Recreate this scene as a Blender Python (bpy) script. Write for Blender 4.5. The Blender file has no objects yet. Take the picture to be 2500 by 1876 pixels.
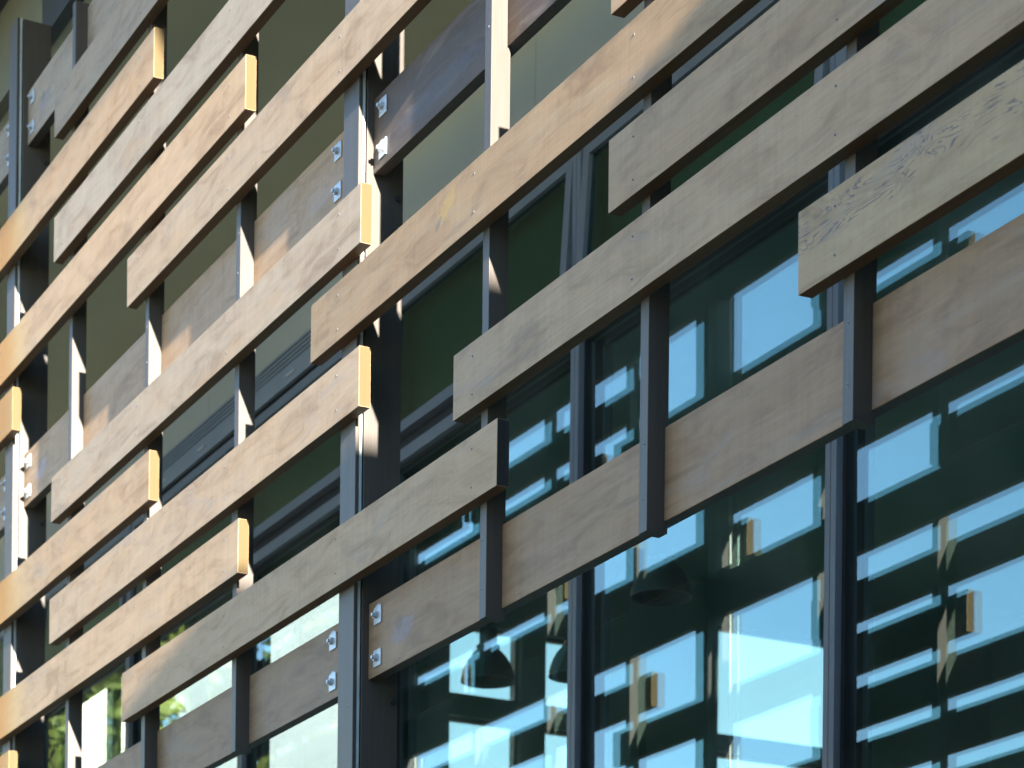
import bpy, bmesh, math, random
from mathutils import Vector, Matrix
random.seed(7)
SC = 3.28           # one layout unit in metres
EYE = 1.6           # camera height
scene = bpy.context.scene
col = scene.collection

def W(x, y, z):
    return Vector((x*SC, y*SC, z*SC + EYE))

# ------------------------------------------------------------------ helpers
def obj(name, bm, mats, parent=None, loc=(0, 0, 0)):
    me = bpy.data.meshes.new(name)
    bm.to_mesh(me); bm.free()
    o = bpy.data.objects.new(name, me)
    for m in (mats if isinstance(mats, (list, tuple)) else [mats]):
        me.materials.append(m)
    col.objects.link(o)
    o.location = loc
    if parent is not None:
        o.parent = parent
    return o

def empty(name, loc=(0, 0, 0)):
    o = bpy.data.objects.new(name, None)
    o.empty_display_size = 0.1
    o.location = loc
    col.objects.link(o)
    return o

def tag(o, label=None, cat=None, group=None, kind=None):
    if label: o['label'] = label
    if cat: o['category'] = cat
    if group: o['group'] = group
    if kind: o['kind'] = kind
    return o

def dup(o, parent, loc, name=None):
    c = o.copy()
    if name: c.name = name
    col.objects.link(c)
    c.parent = parent
    c.location = loc
    return c

def add_box(bm, x0, x1, y0, y1, z0, z1, mat=0, bevel=0.0, face_mats=None):
    """box in metres; face_mats maps '-y','+y','-x','+x','-z','+z' to a slot"""
    vs = [bm.verts.new(p) for p in ((x0,y0,z0),(x1,y0,z0),(x1,y1,z0),(x0,y1,z0),
                                    (x0,y0,z1),(x1,y0,z1),(x1,y1,z1),(x0,y1,z1))]
    quads = {'-z':(0,3,2,1), '+z':(4,5,6,7), '-y':(0,1,5,4), '+x':(1,2,6,5), '+y':(2,3,7,6), '-x':(3,0,4,7)}
    fs = []
    for k, q in quads.items():
        f = bm.faces.new([vs[i] for i in q])
        f.material_index = (face_mats or {}).get(k, mat)
        fs.append(f)
    if bevel > 0:
        es = list({e for f in fs for e in f.edges})
        bmesh.ops.bevel(bm, geom=es, offset=bevel, segments=2, affect='EDGES', profile=0.5)

def ubox(bm, x0, x1, y0, y1, z0, z1, **k):
    a, b = W(x0, y0, z0), W(x1, y1, z1)
    add_box(bm, a.x, b.x, a.y, b.y, a.z, b.z, **k)

def add_cyl(bm, c, axis, r0, r1, length, n=16, mat=0):
    """cylinder from c along axis; capped"""
    axis = Vector(axis).normalized()
    rot = axis.to_track_quat('Z', 'Y').to_matrix().to_4x4()
    res = bmesh.ops.create_cone(bm, cap_ends=True, segments=n, radius1=r0, radius2=r1, depth=length,
                                matrix=Matrix.Translation(Vector(c) + axis*length/2) @ rot)
    for v in res['verts']:
        for f in v.link_faces: f.material_index = mat

def lathe(bm, prof, n=40, mat=0):
    """revolve (r, z) profile round the z axis"""
    rings = []
    for r, z in prof:
        rings.append([bm.verts.new((r*math.cos(2*math.pi*i/n), r*math.sin(2*math.pi*i/n), z)) for i in range(n)])
    for a, b in zip(rings, rings[1:]):
        for i in range(n):
            f = bm.faces.new((a[i], a[(i+1) % n], b[(i+1) % n], b[i]))
            f.material_index = mat; f.smooth = True

# ------------------------------------------------------------------ materials
def mat(name):
    m = bpy.data.materials.new(name); m.use_nodes = True
    nt = m.node_tree
    b = nt.nodes['Principled BSDF']
    return m, nt, b

def node(nt, t, **k):
    n = nt.nodes.new(t)
    for a, v in k.items(): setattr(n, a, v)
    return n

def noise(nt, vec, scale, detail=3, rough=0.55, dist=0.0):
    n = node(nt, 'ShaderNodeTexNoise')
    n.inputs['Scale'].default_value = scale
    n.inputs['Detail'].default_value = detail
    n.inputs['Roughness'].default_value = rough
    n.inputs['Distortion'].default_value = dist
    nt.links.new(vec, n.inputs['Vector'])
    return n.outputs['Fac']

def mapping(nt, vec, scale, loc=None):
    n = node(nt, 'ShaderNodeMapping')
    n.inputs['Scale'].default_value = scale
    nt.links.new(vec, n.inputs['Vector'])
    if loc is not None:
        nt.links.new(loc, n.inputs['Location'])
    return n.outputs['Vector']

def ramp(nt, fac, stops):
    n = node(nt, 'ShaderNodeValToRGB')
    e = n.color_ramp.elements
    e[0].position, e[0].color = stops[0][0], (*stops[0][1], 1) if len(stops[0][1]) == 3 else stops[0][1]
    e[1].position, e[1].color = stops[1][0], (*stops[1][1], 1)
    for p, c in stops[2:]:
        x = e.new(p); x.color = (*c, 1)
    nt.links.new(fac, n.inputs['Fac'])
    return n.outputs['Color']

def mix(nt, fac, a, b, mode='MIX'):
    n = node(nt, 'ShaderNodeMix', data_type='RGBA', blend_type=mode)
    for s, v in ((n.inputs[0], fac), (n.inputs[6], a), (n.inputs[7], b)):
        if isinstance(v, (int, float)): s.default_value = v
        elif isinstance(v, tuple): s.default_value = (*v, 1)
        else: nt.links.new(v, s)
    return n.outputs[2]

def mth(nt, op, a, b=0.0, c=None, clamp=False):
    n = node(nt, 'ShaderNodeMath', operation=op, use_clamp=clamp)
    for s, v in zip(n.inputs, (a, b, c)):
        if v is None: continue
        if isinstance(v, (int, float)): s.default_value = v
        else: nt.links.new(v, s)
    return n.outputs[0]

def g3(v): return (v, v, v)

def weathered(name, grey, tan, dark, figure=False, fine=1.0, joint=None, spots=(), orange=True):
    """grey weathered boards: grain along x, warm blotches, streaks, specks.
    object colour: R = how warm, G = brightness"""
    m, nt, b = mat(name)
    tc = node(nt, 'ShaderNodeTexCoord').outputs['Object']
    oi = node(nt, 'ShaderNodeObjectInfo')
    off = node(nt, 'ShaderNodeCombineXYZ')
    r = mth(nt, 'MULTIPLY', oi.outputs['Random'], 40.0)
    for i in range(3): nt.links.new(r, off.inputs[i])
    sep = node(nt, 'ShaderNodeSeparateColor'); nt.links.new(oi.outputs['Color'], sep.inputs['Color'])
    warm, bright, greyed = sep.outputs[0], sep.outputs[1], sep.outputs[2]
    blot = noise(nt, mapping(nt, tc, (1.1, 1, 5.0), off.outputs[0]), 1.6, 3, .55, .4)
    blot2 = noise(nt, mapping(nt, tc, (2.6, 1, 9.0), off.outputs[0]), 2.2, 4, .6, .6)
    streak = noise(nt, mapping(nt, tc, (.9, 1, 24.0), off.outputs[0]), 2.0, 5, .62, .5)
    grain = noise(nt, mapping(nt, tc, (5.0, 1, 190.0*fine), off.outputs[0]), 1.0, 3, .6, .1)
    bar = noise(nt, mapping(nt, tc, (60.0, 1, 2.0), off.outputs[0]), 1.0, 2, .5)
    w = mth(nt, 'ADD', mth(nt, 'MULTIPLY', ramp_val(nt, blot, .38, .66), .75), mth(nt, 'MULTIPLY', ramp_val(nt, blot2, .50, .72), .55))
    w = mth(nt, 'MULTIPLY', w, warm, None, True)
    c = mix(nt, w, grey, tan)
    # bleached silver-grey boards, and top rails greyed for eave shade (object colour B)
    c = mix(nt, mth(nt, 'MULTIPLY', greyed, ramp_val(nt, mth(nt, 'ADD', blot, mth(nt, 'MULTIPLY', greyed, .25)), .35, .75)), c, (.30, .228, .160))
    c = mix(nt, mth(nt, 'MULTIPLY', ramp_val(nt, streak, .52, .78), .36), c, dark)
    c = mix(nt, mth(nt, 'MULTIPLY', ramp_val(nt, streak, .45, .25), .18), c, mix(nt, .5, grey, (.48, .40, .30)))
    c = mix(nt, 1.0, c, ramp(nt, grain, [(.25, g3(.90)), (.75, g3(1.07))]), 'MULTIPLY')
    c = mix(nt, 1.0, c, ramp(nt, bar, [(.3, g3(.96)), (.7, g3(1.04))]), 'MULTIPLY')
    mott = noise(nt, mapping(nt, tc, (3.4, 1, 12.0), off.outputs[0]), 1.2, 5, .62, .9)
    c = mix(nt, 1.0, c, ramp(nt, mott, [(.28, (.70, .64, .58)), (.50, g3(1.0)), (.72, (1.12, 1.14, 1.18))]), 'MULTIPLY')
    drip = noise(nt, mapping(nt, tc, (26.0, 1, 1.3), off.outputs[0]), 1.0, 3, .6)
    c = mix(nt, 1.0, c, ramp(nt, drip, [(.30, (.95, .94, .93)), (.5, g3(1.0))]), 'MULTIPLY')
    speck = noise(nt, mapping(nt, tc, (9, 1, 40), off.outputs[0]), 3.0, 1, .5)
    c = mix(nt, mth(nt, 'MULTIPLY', ramp_val(nt, speck, .735, .78), .5), c, dark)
    # damp grey-violet patches
    vio = noise(nt, mapping(nt, tc, (1.7, 1, 7.0), off.outputs[0]), 1.3, 3, .6, .8)
    c = mix(nt, mth(nt, 'MULTIPLY', ramp_val(nt, vio, .56, .76), .5), c, (.225, .175, .145))
    if figure:
        # curly dark figure on the upper half of this one board
        sx = node(nt, 'ShaderNodeSeparateXYZ'); nt.links.new(tc, sx.inputs[0])
        warp = noise(nt, mapping(nt, tc, (2.2, 1, 9.0)), 1.9, 3, .55, 1.4)
        k = mth(nt, 'FRACT', mth(nt, 'MULTIPLY', warp, 9.0))
        line = mth(nt, 'SUBTRACT', 1.0, ramp_val(nt, mth(nt, 'ABSOLUTE', mth(nt, 'SUBTRACT', k, .5)), .05, .20))
        thick = noise(nt, mapping(nt, tc, (5, 1, 11)), 2.3, 2, .5)
        line = mth(nt, 'MULTIPLY', line, ramp_val(nt, thick, .40, .56))
        # band mask : falls away from the top edge along the board
        zz = mth(nt, 'ADD', sx.outputs[2], mth(nt, 'MULTIPLY', mth(nt, 'SUBTRACT', thick, .5), .10))
        mask = ramp_val(nt, zz, .075, .10)
        mask = mth(nt, 'MULTIPLY', mask, ramp_val(nt, sx.outputs[0], 3.1, 2.2))
        c = mix(nt, mth(nt, 'MULTIPLY', mth(nt, 'MULTIPLY', line, mask), .85), c, (.10, .075, .07))
    if joint is not None:
        # a tight scarf joint across the board and a paler piece left of it
        sx = node(nt, 'ShaderNodeSeparateXYZ'); nt.links.new(tc, sx.inputs[0])
        dj = mth(nt, 'ABSOLUTE', mth(nt, 'SUBTRACT', sx.outputs[0], joint))
        c = mix(nt, mth(nt, 'MULTIPLY', ramp_val(nt, dj, .004, .001), .45), c, (.12, .09, .06))
    for (px, pz, rx, rz, colr, st, slant) in spots:
        # a stain or knot with a ragged outline at a fixed place on the board
        sx = node(nt, 'ShaderNodeSeparateXYZ'); nt.links.new(tc, sx.inputs[0])
        dx = mth(nt, 'SUBTRACT', sx.outputs[0], px); dz = mth(nt, 'SUBTRACT', sx.outputs[2], pz)
        dx = mth(nt, 'SUBTRACT', dx, mth(nt, 'MULTIPLY', dz, slant))
        d = mth(nt, 'ADD', mth(nt, 'POWER', mth(nt, 'ABSOLUTE', mth(nt, 'DIVIDE', dx, rx)), 2.0), mth(nt, 'POWER', mth(nt, 'ABSOLUTE', mth(nt, 'DIVIDE', dz, rz)), 2.0))
        rag = noise(nt, mapping(nt, tc, (22, 1, 34)), 1.5, 4, .6, .8)
        d = mth(nt, 'ADD', d, mth(nt, 'MULTIPLY', mth(nt, 'SUBTRACT', rag, .5), 2.6))
        c = mix(nt, mth(nt, 'MULTIPLY', ramp_val(nt, d, 1.0, .25), st), c, colr)
    # board colour turns orange from the far-left post leftwards
    geo = node(nt, 'ShaderNodeNewGeometry')
    gx = node(nt, 'ShaderNodeSeparateXYZ'); nt.links.new(geo.outputs['Position'], gx.inputs[0])
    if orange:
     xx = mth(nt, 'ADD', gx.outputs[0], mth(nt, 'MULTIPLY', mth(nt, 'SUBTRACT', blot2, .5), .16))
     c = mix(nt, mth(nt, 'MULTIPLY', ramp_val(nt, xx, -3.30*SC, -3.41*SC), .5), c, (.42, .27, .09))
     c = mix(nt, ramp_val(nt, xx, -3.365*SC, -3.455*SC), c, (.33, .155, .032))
    br = node(nt, 'ShaderNodeVectorMath', operation='SCALE')
    nt.links.new(c, br.inputs[0]); nt.links.new(bright, br.inputs['Scale'])
    nt.links.new(br.outputs[0], b.inputs['Base Color'])
    b.inputs['Roughness'].default_value = .62
    b.inputs['Specular IOR Level'].default_value = .35
    bp = node(nt, 'ShaderNodeBump'); bp.inputs['Strength'].default_value = .35; bp.inputs['Distance'].default_value = .0012
    nt.links.new(mth(nt, 'ADD', grain, streak), bp.inputs['Height'])
    nt.links.new(bp.outputs[0], b.inputs['Normal'])
    return m

def ramp_val(nt, v, lo, hi):
    n = node(nt, 'ShaderNodeMapRange')
    n.inputs['From Min'].default_value = lo; n.inputs['From Max'].default_value = hi
    n.interpolation_type = 'SMOOTHSTEP'
    if lo > hi:
        n.inputs['From Min'].default_value = hi; n.inputs['From Max'].default_value = lo
        n.inputs['To Min'].default_value = 1.0; n.inputs['To Max'].default_value = 0.0
    nt.links.new(v, n.inputs['Value'])
    return n.outputs['Result']

def grained(name, c0, c1, axis, rough=.5, spec=.4, bump=.25, amt=(.35, .65)):
    m, nt, b = mat(name)
    tc = node(nt, 'ShaderNodeTexCoord').outputs['Object']
    sc = {'x': (2, 120, 120), 'z': (120, 120, 2.0)}[axis]
    sc2 = {'x': (.8, 12, 12), 'z': (14, 14, .9)}[axis]
    n1 = noise(nt, mapping(nt, tc, sc), 1.0, 3, .6, .1)
    n2 = noise(nt, mapping(nt, tc, sc2), 1.3, 4, .6, .3)
    f = mth(nt, 'ADD', mth(nt, 'MULTIPLY', n1, .5), mth(nt, 'MULTIPLY', n2, .5))
    nt.links.new(ramp(nt, f, [(amt[0], c0), (amt[1], c1)]), b.inputs['Base Color'])
    b.inputs['Roughness'].default_value = rough
    b.inputs['Specular IOR Level'].default_value = spec
    bp = node(nt, 'ShaderNodeBump'); bp.inputs['Strength'].default_value = bump; bp.inputs['Distance'].default_value = .001
    nt.links.new(n1, bp.inputs['Height']); nt.links.new(bp.outputs[0], b.inputs['Normal'])
    return m

def plain(name, c, rough=.6, metal=0.0, spec=.4, vary=.12, scale=3.0):
    m, nt, b = mat(name)
    tc = node(nt, 'ShaderNodeTexCoord').outputs['Object']
    n = noise(nt, tc, scale, 5, .6)
    lo = tuple(v*(1-vary) for v in c); hi = tuple(min(1, v*(1+vary)) for v in c)
    nt.links.new(ramp(nt, n, [(.3, lo), (.7, hi)]), b.inputs['Base Color'])
    b.inputs['Roughness'].default_value = rough
    b.inputs['Metallic'].default_value = metal
    b.inputs['Specular IOR Level'].default_value = spec
    return m

def glass(name, tint, gloss, ior, wave=.0, dust_haze=.0):
    m = bpy.data.materials.new(name); m.use_nodes = True
    nt = m.node_tree; nt.nodes.clear()
    out = node(nt, 'ShaderNodeOutputMaterial')
    tr = node(nt, 'ShaderNodeBsdfTransparent'); tr.inputs[0].default_value = (*tint, 1)
    gl = node(nt, 'ShaderNodeBsdfGlossy'); gl.inputs['Color'].default_value = (*gloss, 1); gl.inputs['Roughness'].default_value = 0.0
    fr = node(nt, 'ShaderNodeFresnel')
    # same reflectance from either side of the thin pane
    ge = node(nt, 'ShaderNodeNewGeometry')
    k = mth(nt, 'MULTIPLY_ADD', ge.outputs['Backfacing'], 1.0/ior - ior, ior)
    nt.links.new(k, fr.inputs['IOR'])
    mx = node(nt, 'ShaderNodeMixShader')
    nt.links.new(fr.outputs[0], mx.inputs[0]); nt.links.new(tr.outputs[0], mx.inputs[1]); nt.links.new(gl.outputs[0], mx.inputs[2])
    nt.links.new(mx.outputs[0], out.inputs[0])
    if dust_haze > 0:
        # thin dusty film with random marks, added as haze to lift the darks
        ge2 = node(nt, 'ShaderNodeNewGeometry')
        dn = noise(nt, mapping(nt, ge2.outputs['Position'], (1, 1, .45)), 1.9, 5, .65, .5)
        df = node(nt, 'ShaderNodeBsdfDiffuse'); df.inputs[0].default_value = (.62, .66, .64, 1)
        m2 = node(nt, 'ShaderNodeMixShader')
        nt.links.new(mth(nt, 'MULTIPLY', ramp_val(nt, dn, .25, .8), dust_haze), m2.inputs[0])
        nt.links.new(mx.outputs[0], m2.inputs[1]); nt.links.new(df.outputs[0], m2.inputs[2])
        nt.links.new(m2.outputs[0], out.inputs[0])
    if wave > 0:
        g = node(nt, 'ShaderNodeNewGeometry')
        n = noise(nt, mapping(nt, g.outputs['Position'], (1.6, 1.6, .9)), 1.3, 2, .45)
        bp = node(nt, 'ShaderNodeBump'); bp.inputs['Strength'].default_value = 1.0; bp.inputs['Distance'].default_value = wave
        nt.links.new(n, bp.inputs['Height'])
        nt.links.new(bp.outputs[0], gl.inputs['Normal'])
    return m

M = {}
M['front'] = weathered('weathered_timber', (.336, .212, .116), (.348, .194, .080), (.20, .135, .078))
M['figured'] = weathered('figured_timber', (.335, .222, .112), (.34, .20, .085), (.19, .135, .08), figure=True)
M['stained'] = weathered('stained_timber', (.315, .207, .108), (.32, .192, .09), (.20, .135, .078),
                         spots=[(1.01, .128, .055, .05, (.42, .27, .075), .55, .8), (.955, .095, .020, .02, (.10, .095, .11), .5, .8)])
M['knotty'] = weathered('knotty_timber', (.336, .212, .116), (.348, .194, .080), (.20, .135, .078),
                        spots=[(.44, .105, .11, .03, (.17, .11, .06), .40, .5), (.41, .042, .22, .008, (.18, .125, .09), .4, 2.0)])
M['jointed'] = weathered('jointed_timber', (.336, .212, .116), (.348, .194, .080), (.20, .135, .078), joint=.318*1.0)
M['rail'] = weathered('rail_timber', (.242, .144, .076), (.215, .112, .047), (.135, .085, .05), fine=.6, orange=False, spots=[(.255, .10, .09, .045, (.20, .165, .19), .6, .6), (.23, .125, .03, .03, (.12, .085, .06), .5, .0)])
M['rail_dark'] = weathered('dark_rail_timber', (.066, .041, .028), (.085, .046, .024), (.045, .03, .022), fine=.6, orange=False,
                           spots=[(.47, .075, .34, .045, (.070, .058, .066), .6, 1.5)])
M['raw'] = grained('raw_timber', (.070, .034, .0105), (.120, .062, .022), 'x', .6, .3)
M['end_dark'] = grained('shaded_end_grain', (.020, .018, .016), (.036, .032, .028), 'z', .65, .25)  # darker end colour, paints in the shade on one cut end
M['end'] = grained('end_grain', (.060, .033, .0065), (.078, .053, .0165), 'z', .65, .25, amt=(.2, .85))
M['post'] = grained('dark_stained_timber', (.046, .0352, .0258), (.068, .0525, .0385), 'z', .5, .4, .35)
M['galv'] = plain('galvanised_steel', (.42, .44, .455), .42, .45, .5, .18, 60)
M['screw'] = plain('dull_screw_steel', (.17, .17, .165), .45, .4, .5, .2, 90)
M['fin'] = plain('galvanised_fin', (.42, .45, .42), .5, .2, .4, .15, 20)
M['lamp'] = plain('grey_lamp_enamel', (.075, .085, .08), .45, 0, .5, .05)
M['hole'] = plain('dark_recess', (.03, .03, .03), .8)
M['alu'] = plain('grey_window_frame', (.135, .145, .16), .45, .0, .5, .06, 4)
M['gasket'] = plain('black_gasket', (.012, .012, .013), .6, 0, .3)
M['dark_metal'] = plain('dark_metal', (.022, .023, .025), .5, 0, .4)
M['panel'] = plain('olive_panel', (.385, .368, .30), .7, 0, .25, .05, .6)
M['soffit'] = plain('olive_soffit', (.52, .485, .315), .7, 0, .25, .06, .6)
M['tone_sheet'] = plain('green_tone_sheet', (.125, .140, .105), .8, 0, .15, .06, 1.2)
M['edge'] = plain('dark_olive_board', (.12, .115, .075), .7, 0, .25, .06, .6)
M['vent'] = plain('grey_vent_metal', (.20, .22, .235), .5, 0, .4, .05, 3)
M['slot'] = plain('pale_slot_cover', (.42, .43, .43), .5, 0, .4, .05, 3)
M['inside'] = plain('dark_interior', (.27, .37, .34), .8, 0, .2, .1, 1)
M['concrete'] = plain('pale_concrete', (.30, .29, .27), .85, 0, .2, .15, 2)
M['cladding'] = grained('dark_cladding', (.10, .085, .07), (.16, .135, .11), 'x', .7, .3)
M['outer'] = glass('outer_glass', (.74, .90, .86), (.74, .90, .87), 2.1, .0001, .045)
M['inner'] = glass('inner_glass', (.80, .90, .86), (.85, 1.0, .97), 2.2, .0001)
M['sash'] = glass('sash_glass', (.55, .72, .66), (.85, .95, 1.0), 1.55, .0001)
M['endpane'] = glass('end_glass', (.64, .56, .46), (.9, .97, 1.0), 1.5)
M['white'] = plain('white_render', (.78, .78, .75), .8, 0, .2, .04, .5)
M['teal'] = plain('pale_teal_cladding', (.20, .22, .30), .6, 0, .3, .10, .35)
M['bark'] = plain('bark', (.10, .075, .05), .9)
M['leaf'] = plain('leaf', (.075, .082, .014), .6, 0, .3, .45, 1.5)

# ------------------------------------------------------------------ layout (measured in layout units)
T = .012                 # slat thickness
H = .0577                # slat height
BW = .0126               # batten width
POSTS = {'C--': -5.775, 'C-': -4.6195, 'C0': -3.4640, 'C1': -2.3087, 'C2': -1.1530}
CW = .0364               # post width
BATTENS = [-5.47, -5.19, -4.90, -4.32, -4.036, -3.746, -3.1928, -2.9000, -2.6076, -2.0130, -1.7370, -1.4610, -.862]
ROW = [.7838, .8655, .9437, 1.0237, 1.1003, None, 1.2758, 1.3543, 1.4356, 1.5133, 1.5975]
RAILZ = [(.6355, .7090), (1.1265, 1.1995), (1.6222, 1.6955)]
RY0, RY1 = .0282, .0400  # rail front and back
TOP = 1.700; BOT = .6262

# screw: countersunk ring with a dark socket, facing -y
bm = bmesh.new()
add_cyl(bm, (0, .0004, 0), (0, -1, 0), .0042, .0036, .0012, 14, 0)
add_cyl(bm, (0, -.0005, 0), (0, -1, 0), .0020, .0020, .0012, 8, 1)
screw_proto = obj('screw', bm, [M['screw'], M['hole']])
screw_used = False
def screw(parent, loc):
    global screw_used
    if not screw_used:
        screw_used = True
        screw_proto.parent = parent; screw_proto.location = loc
        return screw_proto
    return dup(screw_proto, parent, loc)

screen = empty('timber_screen', W(-2.3087, .03, 0).to_3d())
screen.location.z = 0
tag(screen, 'timber sun screen of weathered slats, dark battens, bolted rails and posts before the glass', 'screen')
SO = -Vector(screen.location)

supports = sorted(list(POSTS.values()) + BATTENS)

GREY = {(-3.2303, 4): .75, (-3.230, 8): 1.0, (-2.938, 6): .5, (-3.232, 2): .45, (-3.2325, 10): .6, (-3.544, 1): .3}
def slat(x0, x1, row, label, warm=.5, bright=1.0, front='front'):
    z1 = ROW[row]; z0 = z1 - H
    base = W(x0, 0, z0)
    bm = bmesh.new()
    L, Hh, Tt = (x1-x0)*SC, H*SC, T*SC
    add_box(bm, 0, L, 0, Tt, 0, Hh, mat=1, bevel=.0011, face_mats={'-y': 0, '+x': 2, '-x': 2})
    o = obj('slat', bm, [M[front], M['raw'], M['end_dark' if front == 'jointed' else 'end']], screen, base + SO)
    o.rotation_euler = (random.uniform(-.006, .006), random.uniform(-.0005, .0005), 0)   # boards never sit dead true
    o.color = (warm, bright, GREY.get((x0, row), .1), 1)
    tag(o, label)
    for s in supports:
        if x0 + .006 < s < x1 - .006:
            jx, jz = random.uniform(-.003, .003), random.uniform(-.004, .004)
            for fz in (.21, .79):
                screw(o, ((s-x0)*SC + jx, 0, Hh*fz + jz))
    return o

# --- slats seen in the photograph, bottom row first
slat(-4.386, -3.4085, 0, 'timber slat in the bottom left corner showing only its glowing orange cut end', .9, 1.0)
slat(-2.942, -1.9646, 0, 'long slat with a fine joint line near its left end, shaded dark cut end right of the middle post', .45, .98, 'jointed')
slat(-1.505, -.529, 0, 'grey slat with dark curly grain figure along its upper half at the right edge', .35, .90, 'figured')
slat(-3.544, -2.568, 1, 'lowest slat with a lit orange end left of the middle post, running out through the left edge', .5, 1.08)
slat(-2.0508, -1.075, 1, 'long grey slat with cut left end in the picture centre, rising to the upper right corner', .30, .92, 'knotty')
slat(-3.232, -2.2556, 2, 'long pale slat ending in a lit orange cut end on the middle post, lower of two', .4, 1.08)
slat(-1.775, -.799, 2, 'greenish grey slat with cut left end in the upper right, between two longer slats', .5, .85)
slat(-3.829, -2.8525, 3, 'slat with a short lit orange end at the lower left, crossing the left edge above two others', .6, 1.05)
slat(-2.3757, -1.400, 3, 'tan brown slat with a yellow stain, its cut left end on the middle post', 3.0, .80, 'stained')
slat(-3.2303, -2.2563, 4, 'pinkish grey slat ending in a lit orange cut end on the middle post, upper of two', .6, 1.02)
slat(-1.774, -.800, 4, 'short visible corner of an orange brown slat at the top edge right of centre', .9, .9)
slat(-4.384, -3.4085, 6, 'short orange slat end at the left edge in front of the far-left post', .9, 1.0)
slat(-2.938, -1.962, 6, 'pale slat with cut left end on the second batten, rising to the top edge left of the middle post', .5, 1.06)
slat(-3.536, -2.560, 7, 'bright pale slat with the tallest sunlit yellow end, crossing the left edge', .4, 1.14)
slat(-3.230, -2.254, 8, 'grey slat with orange underside and cut left end on the first batten', .45, .98)
slat(-3.8275, -2.8515, 9, 'uppermost slat with a lit orange end, half shaded, near the top left', .75, 1.0)
slat(-3.2325, -2.256, 10, 'greenish grey slat in the top left corner, topmost of all the slats', .25, .86)
# --- the run of the screen goes on past the left edge (its back is mirrored in the glass)
for xa, xb, rw in ((-5.65, -4.69, 0), (-5.40, -4.43, 2), (-5.75, -4.72, 3), (-5.70, -4.72, 4), (-5.40, -4.42, 6), (-4.98, -4.00, 7),
                   (-5.75, -5.02, 7), (-4.66, -3.70, 8), (-5.70, -4.70, 8), (-4.85, -3.87, 9), (-5.75, -4.90, 9), (-4.40, -3.73, 10), (-5.40, -4.43, 10)):
    slat(xa, xb, rw, None, .7, 1.0)
slat(-4.66, -3.75, 2, 'shaded slat seen only mirrored in the glass, third row beyond the left edge', .7, 1.0)
slat(-4.66, -3.70, 4, 'shaded slat seen only mirrored in the glass, fifth row beyond the left edge', .7, 1.0)

# --- vertical battens
def batten(x, label):
    bm = bmesh.new()
    hw = BW/2*SC
    y0, y1 = T*SC + .0006, (RY0-.0004)*SC
    z0, z1 = BOT*SC+EYE, TOP*SC+EYE
    ys = .0308*SC                      # rear face of the tongues between the rails
    base = Vector((x*SC, 0, z0))
    pts = [(y0, z0)]
    # profile in the y-z plane with notches at the rails
    pts.append((ys, z0))
    for (a, b_) in RAILZ:
        za, zb = a*SC+EYE-.003, b_*SC+EYE+.003
        pts += [(ys, za), (y1, za), (y1, zb), (ys, zb)]
    pts += [(ys, z1), (y0, z1)]
    L = [bm.verts.new((-hw, p[0], p[1]-z0)) for p in pts]
    R = [bm.verts.new((hw, p[0], p[1]-z0)) for p in pts]
    bm.faces.new(list(reversed(L))); bm.faces.new(R)
    n = len(pts)
    for i in range(n):
        j = (i+1) % n
        bm.faces.new((L[i], L[j], R[j], R[i]))
    bmesh.ops.recalc_face_normals(bm, faces=bm.faces)
    es = [e for e in bm.edges if abs(e.verts[0].co.z-e.verts[1].co.z) > .5 and e.verts[0].co.y < y0+.002]
    bmesh.ops.bevel(bm, geom=es, offset=.0015, segments=2, affect='EDGES', profile=.5)
    o = obj('batten', bm, M['post'], screen, base + SO)
    tag(o, label)
    for (a, b_) in RAILZ:
        for f in (.22, .80):
            screw(o, (random.uniform(-.004, .004), y0, (a + (b_-a)*f)*SC + EYE - z0))
    return o
BL = [None, None, None, 'dark batten beyond the left edge, seen only in the glass, farthest from the camera',
      'dark batten beyond the left edge, seen only in the glass, between two others',
      'dark batten beyond the left edge, seen only in the glass, next to the far-left post',
      'dark vertical batten nearest the far-left post, its flat top showing in the upper left',
      'dark vertical batten halfway between the far-left post and the middle post',
      'dark vertical batten next left of the middle post, ending under the lower rail',
      'dark vertical batten next right of the middle post with sunlit cream upper side',
      'tall dark batten right of centre with two screws over the lower rail',
      'rightmost dark batten, its foot ending below the lower rail at the right',
      'dark batten standing outside the picture past the right edge']
for x, l in zip(BATTENS, BL): batten(x, l)

# --- sandwich posts
def post(x, label):
    base = W(x, 0, 0); base.z = 0
    h = CW/2*SC; zt = 1.795*SC+EYE
    bm = bmesh.new(); add_box(bm, -h, h, .0210*SC, .0605*SC, 0, zt, bevel=.0025)
    root = obj('post', bm, M['post'], screen, base + SO)
    tag(root, label)
    bm = bmesh.new(); add_box(bm, -h, h, .0123*SC, .0160*SC, 0, zt, bevel=.0015)
    obj('front_board', bm, M['post'], root)
    bm = bmesh.new(); add_box(bm, -h+.010, h-.001, .0165*SC, .0193*SC, 0, zt)
    obj('steel_fin', bm, M['fin'], root)
    bm = bmesh.new(); add_box(bm, -h+.012, h-.022, .0193*SC+.0003, .0210*SC-.0003, 0, zt)
    obj('packer', bm, M['hole'], root)
    for (a, b_) in RAILZ:
        for f_ in (-.35, 1.45):
            screw(root, (h*.45, .0123*SC, (a+(b_-a)*f_)*SC + EYE))
        bm = bmesh.new(); add_cyl(bm, (h, .055*SC, (a-.018)*SC+EYE), (1, 0, 0), .011, .010, .008, 6)
        obj('bolt', bm, M['dark_metal'], root)
    return root
post(POSTS['C--'], None)
post(POSTS['C-'], 'dark post beyond the left edge, seen only mirrored in the glass')
post(POSTS['C0'], 'far-left dark post at the left edge with a bright steel fin')
post(POSTS['C1'], 'middle dark post left of centre, sunlit cream on its right side')
post(POSTS['C2'], 'dark post standing outside the picture at the right')

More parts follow.
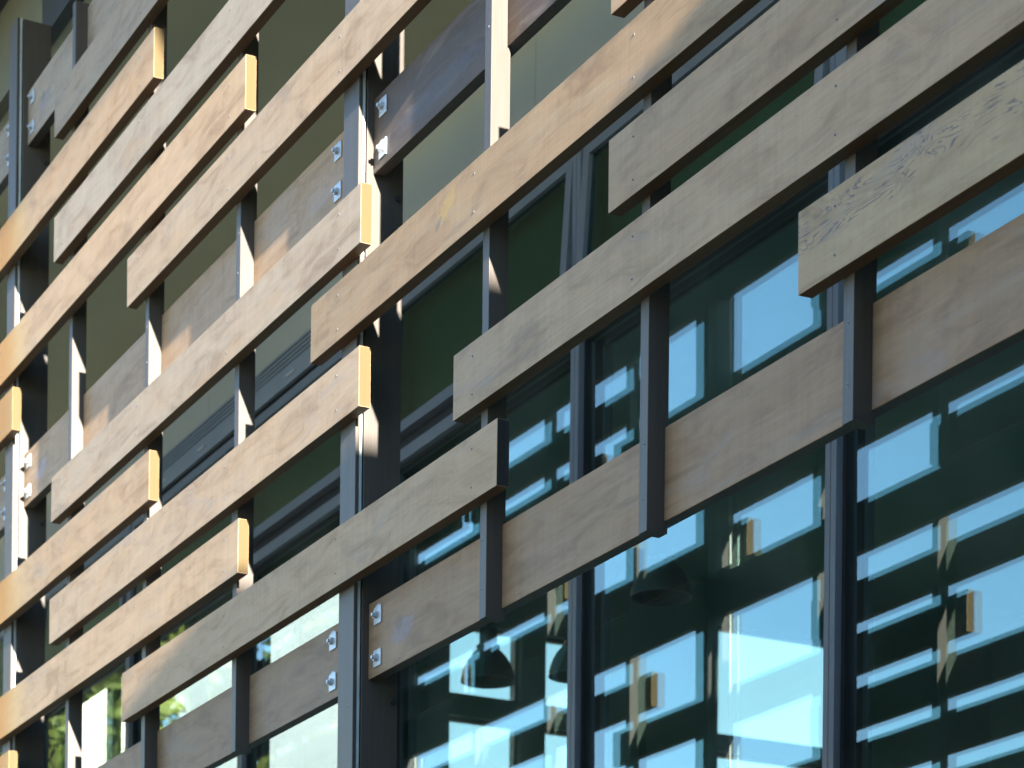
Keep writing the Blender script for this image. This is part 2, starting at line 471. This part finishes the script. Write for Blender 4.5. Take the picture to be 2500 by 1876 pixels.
# --- rails between the posts, bolted at each end
def washer_bm(spin):
    """square plate washer with a hex nut and the bolt tip, facing -y"""
    bm = bmesh.new(); add_box(bm, -.027, .027, -.005, 0, -.027, .027, bevel=.0015)
    n0 = len(bm.verts)
    add_cyl(bm, (0, -.005, 0), (0, -1, 0), .0125, .0120, .011, 6)
    add_cyl(bm, (0, -.016, 0), (0, -1, 0), .0068, .0060, .008, 10)
    bm.verts.ensure_lookup_table()
    bmesh.ops.rotate(bm, verts=bm.verts[n0:], cent=(0, 0, 0), matrix=Matrix.Rotation(spin, 3, 'Y'))
    return bm
def rail(x0, x1, i, label, warm=.4, bright=1.0):
    a, b_ = RAILZ[i]
    base = W(x0, 0, a)
    bm = bmesh.new()
    add_box(bm, 0, (x1-x0)*SC, RY0*SC, RY1*SC, 0, (b_-a)*SC, mat=1, bevel=.002, face_mats={'-y': 0})
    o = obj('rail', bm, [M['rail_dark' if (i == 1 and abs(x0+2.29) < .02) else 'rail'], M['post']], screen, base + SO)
    o.color = (warm, bright*(.72 if i == 2 else 1), .9 if i == 2 else .25 if x0 < -2.5 else 0, 1)  # top rails darkened and greyed to paint in the eave's shade
    tag(o, label)
    for xe in (.0225, (x1-x0)-.0475):
        for fz in (.223, .780):
            loc = (xe*SC, RY0*SC, (b_-a)*SC*fz)
            obj('bolted_washer', washer_bm(random.uniform(0, 1.0)), M['galv'], o, loc)
    return o
pl = sorted(POSTS.values())
RL = {(0, 0): 'lowest rail beyond the left edge, left of the far-left post', (0, 1): 'rail end at the left edge, left of the far-left post, middle height',
      (0, 2): 'pale rail end at the left edge near the top, left of the far-left post',
      (1, 0): 'dark brown rail at the bottom left bolted to the left side of the middle post',
      (1, 1): 'grey rail with sunlit patches running from the far-left post up to the middle post',
      (1, 2): 'shaded rail in the top left corner bolted to the far-left post',
      (2, 0): 'wide grey brown rail across the lower right bolted to the right side of the middle post',
      (2, 1): 'dark violet brown rail at the top bolted to the right side of the middle post',
      (2, 2): 'topmost rail above the picture right of the middle post'}
for bay in range(4):
    for i in range(3):
        x0 = pl[bay] + CW/2 + .0006; x1 = pl[bay+1] - CW/2 - .0006
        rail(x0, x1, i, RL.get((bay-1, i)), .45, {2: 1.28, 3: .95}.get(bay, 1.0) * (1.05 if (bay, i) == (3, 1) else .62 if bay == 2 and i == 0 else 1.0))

# ------------------------------------------------------------------ the glazed building behind the screen
YF = .581; YG = .5945; YI = .6018
bld = empty('glazed_building', (-2.4*SC, 1.5*SC, 0))
tag(bld, 'glazed building with grey mullions and olive bulkhead standing behind the timber screen', 'building')
bo = -Vector(bld.location)
def part(name, bm, m, parent=None):
    o = obj(name, bm, m, parent or bld)
    if parent is None: o.location = bo
    return o
MX0 = -2.906*.9943; PITCH = .5805*.9943
MULL = [MX0 + PITCH*k for k in range(-10, 6)]
XL, XR = -5.40, .60
XF = -9.0            # the facade runs on past the end of the room
ZB = -.46                # floor
MWD = .0214
for x in MULL:
    bm = bmesh.new()
    for (a, b_) in ((ZB, 1.2704), (1.2900, 1.5180)):
        ubox(bm, x-MWD/2, x-.0010, YF, YI+.030, a, b_, bevel=.001)
        ubox(bm, x+.0002, x+MWD/2-.0005, YF, YI+.030, a, b_, bevel=.001)
        ubox(bm, x-.0012, x+.0004, YF+.0016, YI+.02, a, b_)
    mu = part('mullion', bm, M['alu'])
bm = bmesh.new()
ubox(bm, XF, XR, YF-.001, YI+.03, 1.2708, 1.2885, bevel=.001)
tr = part('transom', bm, M['alu'])
bm = bmesh.new(); ubox(bm, XF, XR, YG-.004, YI+.02, 1.2667, 1.2706); part('gasket', bm, M['gasket'])
bm = bmesh.new(); ubox(bm, XF, XR, YF+.004, YI+.02, 1.2890, 1.3050); part('sill_recess', bm, M['gasket'])
# fixed panes (double glazed) between the mullions
for a, b_ in zip(MULL, MULL[1:]):
    x0, x1 = a+MWD/2, b_-MWD/2
    bm = bmesh.new()
    ubox(bm, x0, x0+.006, YG-.005, YI+.012, ZB, 1.2665); ubox(bm, x1-.006, x1, YG-.005, YI+.012, ZB, 1.2665)
    w = part('window', bm, M['gasket'])
    for nm, y, m in (('outer_pane', YG, M['outer']), ('inner_pane', YI, M['inner'])):
        bm = bmesh.new()
        yy = lambda z: y - (z-1.0)*.005
        p = [W(x0+.006, yy(ZB), ZB), W(x1-.006, yy(ZB), ZB), W(x1-.006, yy(1.2665), 1.2665), W(x0+.006, yy(1.2665), 1.2665)]
        bm.faces.new([bm.verts.new(v) for v in p])
        part(nm, bm, m, w)
# top-hung sashes, open a little at the bottom
tilt = math.atan(.058)
for a, b_ in zip(MULL, MULL[1:]):
    x0, x1 = a+MWD/2+.003, b_-MWD/2-.003
    hz0, hz1 = 1.3065, 1.5150
    def sb(bm, u0, u1, v0, v1, t0, t1):
        vs = []
        for (u, v, t) in ((u0,v0,t0),(u1,v0,t0),(u1,v0,t1),(u0,v0,t1),(u0,v1,t0),(u1,v1,t0),(u1,v1,t1),(u0,v1,t1)):
            d = hz1 - v
            y = YF + .002 + t*math.cos(tilt) - d*math.sin(tilt)
            z = hz1 - d*math.cos(tilt) - t*math.sin(tilt)
            vs.append(bm.verts.new(W(u, y, z)))
        for q in ((0,3,2,1),(4,5,6,7),(0,1,5,4),(1,2,6,5),(2,3,7,6),(3,0,4,7)):
            bm.faces.new([vs[i] for i in q])
    fw = .0165
    bm = bmesh.new()
    sb(bm, x0, x0+fw, hz0, hz1, 0, .016); sb(bm, x1-fw, x1, hz0, hz1, 0, .016)
    sb(bm, x0+fw, x1-fw, hz0, hz0+fw, .0002, .0158); sb(bm, x0+fw, x1-fw, hz1-fw, hz1, .0002, .0158)
    s = part('awning_sash', bm, M['alu'])
    bm = bmesh.new(); sb(bm, x0+fw, x1-fw, hz0+fw, hz1-fw, .006, .0068)
    part('sash_pane', bm, M['sash'], s)
    bm = bmesh.new(); ubox(bm, a+MWD/2+.001, b_-MWD/2-.001, YI+.012, YI+.0135, 1.292, 1.5176); part('sash_tone_sheet', bm, M['tone_sheet'], s)  # added green sheet, brightens the dark glass of the sash
# ribbed vent strip with slot covers
bm = bmesh.new()
ubox(bm, XF, XR, YF-.004, YI+.05, 1.5210, 1.5790)
for z in (1.5520, 1.5590, 1.5660, 1.5730):
    ubox(bm, XF, XR, YF-.0065, YF-.0043, z, z+.0038)
vs_ = part('vent_strip', bm, M['vent'])
bm = bmesh.new(); ubox(bm, XF, XR, YF+.001, YI+.03, 1.5182, 1.5208); part('drip_gap', bm, M['gasket'])
x = -6.455
while x < .5:
    bm = bmesh.new(); ubox(bm, x, x+.034, YF-.0062, YF-.0042, 1.5325, 1.5362, bevel=.0008)
    part('slot_cover', bm, M['slot'], vs_)
    x += .2010
bm = bmesh.new(); ubox(bm, XF, XR, YF+.004, YI+.02, 1.5792, 1.5815); part('shadow_gap', bm, M['gasket'])
# olive bulkhead in tall sheets
sx = [XF + i*.60 for i in range(17)]
for a, b_ in zip(sx, sx[1:]):
    bm = bmesh.new(); ubox(bm, a, b_-.0012, YF-.002, YI+.05, 1.5818, 1.7995)
    part('bulkhead_panel', bm, M['panel'])
# eave: dark fascia board over the screen, olive soffit behind it, roof
bm = bmesh.new(); ubox(bm, XF, -3.4972, .0625, .0800, 1.797, 1.929); part('edge_board', bm, M['edge'])
bm = bmesh.new(); ubox(bm, -3.497, XR, .0625, .0800, 1.797, 1.929); part('edge_beam', bm, M['dark_metal'])
bm = bmesh.new(); ubox(bm, XF, XR, -.185, .5785, 1.930, 2.000); part('eave', bm, M['dark_metal'])
bm = bmesh.new(); ubox(bm, XF, XR, .0804, YF-.003, 1.800, 1.84); part('soffit', bm, M['soffit'])
bm = bmesh.new(); ubox(bm, XL-.07, XR, -.19, 3.4, 2.003, 2.06); ubox(bm, XF, XL-.0702, -.19, .66, 2.003, 2.06); part('roof', bm, M['inside'])
# room
bm = bmesh.new(); ubox(bm, XL, XR, YI+.051, 3.2, 1.86, 1.90); part('ceiling', bm, M['inside'])
bm = bmesh.new(); ubox(bm, XL, XR, YF, 3.2, -.487, ZB-.002); part('floor_slab', bm, M['inside'])
bm = bmesh.new(); ubox(bm, XL-.06, XR, 3.201, 3.26, -.487, 2.00); part('back_wall', bm, M['inside'])
# end wall with its own windows
def holed_wall(name, x0, x1, ys, zs, holes, m):
    bm = bmesh.new()
    for i in range(len(ys)-1):
        for j in range(len(zs)-1):
            cy, cz = (ys[i]+ys[i+1])/2, (zs[j]+zs[j+1])/2
            if any(h[0] < cy < h[1] and h[2] < cz < h[3] for h in holes): continue
            ubox(bm, x0, x1, ys[i], ys[i+1], zs[j], zs[j+1])
    bmesh.ops.remove_doubles(bm, verts=bm.verts, dist=1e-4)
    # drop the inner faces shared by two cells
    seen = {}
    for f in list(bm.faces):
        k = tuple(sorted(v.index for v in f.verts)); 
    bm.verts.index_update()
    for f in list(bm.faces):
        seen.setdefault(tuple(sorted(v.index for v in f.verts)), []).append(f)
    kill = [f for fs in seen.values() if len(fs) > 1 for f in fs]
    bmesh.ops.delete(bm, geom=kill, context='FACES')
    return part(name, bm, m)
holes = [(.735, .822, .60, 1.72), (.835, 1.46, .60, 1.72), (1.633, 1.821, 1.495, 1.664), (1.633, 1.821, .60, 1.446),
         (1.886, 2.06, 1.495, 1.664), (1.886, 2.06, .60, 1.446), (2.367, 2.80, 1.484, 1.757), (2.367, 2.80, .60, 1.444)]
ys = sorted({.60, 3.2} | {h[0] for h in holes} | {h[1] for h in holes})
zs = sorted({-.487, 2.00} | {h[2] for h in holes} | {h[3] for h in holes})
ew = holed_wall('end_wall', XL-.06, XL-.001, ys, zs, holes, M['inside'])
for h in holes:
    bm = bmesh.new()
    f = .008
    ubox(bm, XL-.04, XL-.02, h[0], h[0]+f, h[2], h[3]); ubox(bm, XL-.04, XL-.02, h[1]-f, h[1], h[2], h[3])
    ubox(bm, XL-.0395, XL-.0205, h[0]+f, h[1]-f, h[2], h[2]+f); ubox(bm, XL-.0395, XL-.0205, h[0]+f, h[1]-f, h[3]-f, h[3])
    w = part('end_window', bm, M['alu'])
    bm = bmesh.new()
    p = [W(XL-.03, h[0]+f, h[2]+f), W(XL-.03, h[1]-f, h[2]+f), W(XL-.03, h[1]-f, h[3]-f), W(XL-.03, h[0]+f, h[3]-f)]
    bm.faces.new([bm.verts.new(v) for v in p]); part('end_pane', bm, M['endpane'], w)

# ------------------------------------------------------------------ pendant lamps in the room
def lamp(x, y, zb, r, label):
    base = W(x, y, zb)
    root = empty('pendant_lamp', base)
    tag(root, label, 'lamp', 'dark dome pendant lamps behind the glass')
    k = r
    bm = bmesh.new()
    lathe(bm, [(k, 0), (.985*k, .16*k), (.93*k, .40*k), (.83*k, .66*k), (.68*k, .90*k), (.50*k, 1.10*k), (.36*k, 1.20*k), (.33*k, 1.22*k),
               (.30*k, 1.20*k), (.46*k, 1.06*k), (.64*k, .87*k), (.79*k, .63*k), (.89*k, .38*k), (.945*k, .15*k), (.96*k, 0), (k, 0)])
    obj('lamp_shade', bm, M['lamp'], root)
    bm = bmesh.new()
    lathe(bm, [(0.001, 1.18*k), (.42*k, 1.21*k), (.44*k, 1.32*k), (.33*k, 1.38*k), (.33*k, 1.95*k), (.12*k, 2.0*k), (.12*k, 2.2*k), (.001, 2.2*k)], 24)
    obj('lamp_holder', bm, M['lamp'], root)
    bm = bmesh.new(); add_cyl(bm, (0, 0, 2.2*k), (0, 0, 1), .006, .006, (1.86-zb)*SC-2.2*k, 8)
    obj('lamp_cord', bm, M['lamp'], root)
lamp(-3.756, .90, 1.066, .146, 'dark dome pendant lamp hanging behind the glass under the lower rail, left of the mullion')
lamp(-3.205, .90, 1.066, .146, 'dark dome pendant lamp whose rim shows faintly between the two mullions')
lamp(-3.640, 1.00, 1.061, .146, 'dark pendant lamp partly hidden by the mullion beside the first dome lamp')

# ------------------------------------------------------------------ neighbouring wing right of the camera: it shades the lower right
wing = empty('building_wing', (1.6*SC, -.9*SC, 0))
tag(wing, 'dark clad building wing standing outside the picture to the right', 'building')
wo = -Vector(wing.location)
WX, WZ = .62, 1.434
bm = bmesh.new(); ubox(bm, WX, 2.6, -3.0, .10, -.487, WZ-.03)
o = obj('wall', bm, M['cladding'], wing, wo)
bm = bmesh.new(); ubox(bm, WX-.004, 2.62, -3.02, .10, WZ-.0298, WZ, bevel=.004); obj('roof', bm, M['dark_metal'], wing, wo)
bm = bmesh.new(); ubox(bm, WX-.003, WX-.0005, -1.9, -1.65, -.487, .17); obj('door', bm, M['dark_metal'], wing, wo)

bm = bmesh.new(); ubox(bm, WX, 6.0, .1004, 3.3, -.487, 2.10); obj('sun_block_wall', bm, M['cladding'], wing, wo)  # unseen block, added to keep the sun off the mullions
# ------------------------------------------------------------------ a tree outside, seen through the far windows
def tree(x, y, h, r, label, n=46, leaves=190, rmin=.18, rmax=.36, ls=1.0):
    base = W(x, y, 0); base.z = 0
    root = empty('tree', base)
    tag(root, label, 'tree')
    bm = bmesh.new(); add_cyl(bm, (0, 0, 0), (.04, .02, 1), .17, .07, h*.72, 10)
    for i in range(7):
        a = i*2.4; z = h*(.42+.05*i)
        add_cyl(bm, (.03*z*.5, 0, z), (math.cos(a), math.sin(a), .8), .05, .015, r*.8, 6)
    obj('trunk', bm, M['bark'], root)
    bm = bmesh.new()
    cl = []
    for i in range(n):
        u = random.random()**.5
        a = random.uniform(0, 6.28); zz = random.uniform(-1, 1)
        cl.append(Vector((math.cos(a)*r*u*math.sqrt(1-zz*zz*.8), math.sin(a)*r*u*math.sqrt(1-zz*zz*.8), h*.70 + zz*h*.28)))
    for c in cl:
        rr = random.uniform(rmin, rmax)
        for k in range(leaves):
            d = Vector((random.gauss(0, 1), random.gauss(0, 1), random.gauss(0, .8))).normalized()*rr*random.random()**.4
            p = c + d
            t = Vector((random.gauss(0, 1), random.gauss(0, 1), random.gauss(0, 1))).normalized()
            q = t.cross(Vector((random.gauss(0, 1), random.gauss(0, 1), random.gauss(0, 1)))).normalized()
            s = random.uniform(.05, .10)*ls
            bm.faces.new([bm.verts.new(v) for v in (p-t*s, p+q*s*.5, p+t*s, p-q*s*.5)])
    obj('crown', bm, M['leaf'], root)
    return root
tree(-9.2, 2.25, 9.75, .46, 'green leafy tree outside, glimpsed through the far glass at the bottom left')

wb = empty('white_building', (-15*SC, 2.4*SC, 0))
tag(wb, 'sunlit white building outside, showing as a white strip behind the lower left slats', 'building')
o2 = -Vector(wb.location)
bm = bmesh.new(); ubox(bm, -16.5, -14.5, -1.5, 4.05, -.487, 5.2); obj('wall', bm, M['white'], wb, o2)
bm = bmesh.new(); ubox(bm, -16.5, -14.6, 4.0505, 5.5, -.487, 5.2); obj('teal_wing', bm, M['teal'], wb, o2)
bm = bmesh.new(); ubox(bm, -16.6, -14.42, -1.6, 5.6, 5.205, 5.3); obj('roof', bm, M['concrete'], wb, o2)
for y in (-.9, .1, 1.1, 2.1):
    for z in (.3, 1.6):
        bm = bmesh.new(); ubox(bm, -14.499, -14.485, y, y+.45, z, z+.7); w = obj('window', bm, M['alu'], wb, o2)
        bm = bmesh.new(); ubox(bm, -14.4848, -14.483, y+.03, y+.42, z+.03, z+.67); obj('pane', bm, M['dark_metal'], w)

tree(-10.0, -1.0, 13.2, 4.1, 'large street tree left of the facade, showing only as green in the glass', 120, 260, .5, 1.0, 1.9)

# ------------------------------------------------------------------ ground
bm = bmesh.new(); add_box(bm, -400, 400, -400, 400, -.4, 0)
g = obj('ground', bm, plain('paving', (.33, .30, .225), .9, 0, .2, .2, .5)); tag(g, kind='structure')

# ------------------------------------------------------------------ light
SUN = Vector((11.5, -1.0, 2.25)).normalized()
el = math.asin(SUN.z); az = math.atan2(SUN.x, SUN.y)
wd = bpy.data.worlds.new('World'); scene.world = wd; wd.use_nodes = True
nt = wd.node_tree
sky = nt.nodes.new('ShaderNodeTexSky'); sky.sky_type = 'NISHITA'; sky.sun_disc = False
sky.sun_elevation = el; sky.sun_rotation = az
sky.air_density = .85; sky.dust_density = 0.0; sky.ozone_density = 2.2
nt.links.new(sky.outputs[0], nt.nodes['Background'].inputs[0])
nt.nodes['Background'].inputs[1].default_value = .080
sd = bpy.data.lights.new('sun', 'SUN'); sd.energy = 4.3; sd.angle = math.radians(.53); sd.color = (1.0, .955, .875)
so = bpy.data.objects.new('sun', sd); col.objects.link(so)
so.rotation_euler = SUN.to_track_quat('Z', 'Y').to_euler()
so.location = (20, -5, 15)

# ------------------------------------------------------------------ camera
f_px = 6300.; a_px = 3251.78; roll = .0105
th = math.atan2(a_px, f_px)
V = Vector((-math.cos(th), math.sin(th), 0)); R = Vector((math.sin(th), math.cos(th), 0)); U = Vector((0, 0, 1))
cr, sr = math.cos(roll), math.sin(roll)
X = R*cr + U*sr; Y = -R*sr + U*cr; Z = -V
cd = bpy.data.cameras.new('camera'); co = bpy.data.objects.new('camera', cd); col.objects.link(co)
co.matrix_world = Matrix(((X.x, Y.x, Z.x, 0), (X.y, Y.y, Z.y, -SC), (X.z, Y.z, Z.z, EYE), (0, 0, 0, 1)))
cd.sensor_fit = 'HORIZONTAL'; cd.sensor_width = 36.; cd.lens = f_px/2500*36
cd.shift_x = .00976; cd.shift_y = .92946
cd.clip_start = .1; cd.clip_end = 1000
cd.dof.use_dof = True; cd.dof.focus_distance = 6.9; cd.dof.aperture_fstop = 7.0
scene.camera = co

scene.view_settings.view_transform = 'Standard'; scene.view_settings.look = 'None'
scene.view_settings.exposure = 3.30; scene.view_settings.gamma = 1.0
scene.render.engine = 'CYCLES'
scene.cycles.max_bounces = 12; scene.cycles.transparent_max_bounces = 16; scene.cycles.glossy_bounces = 6
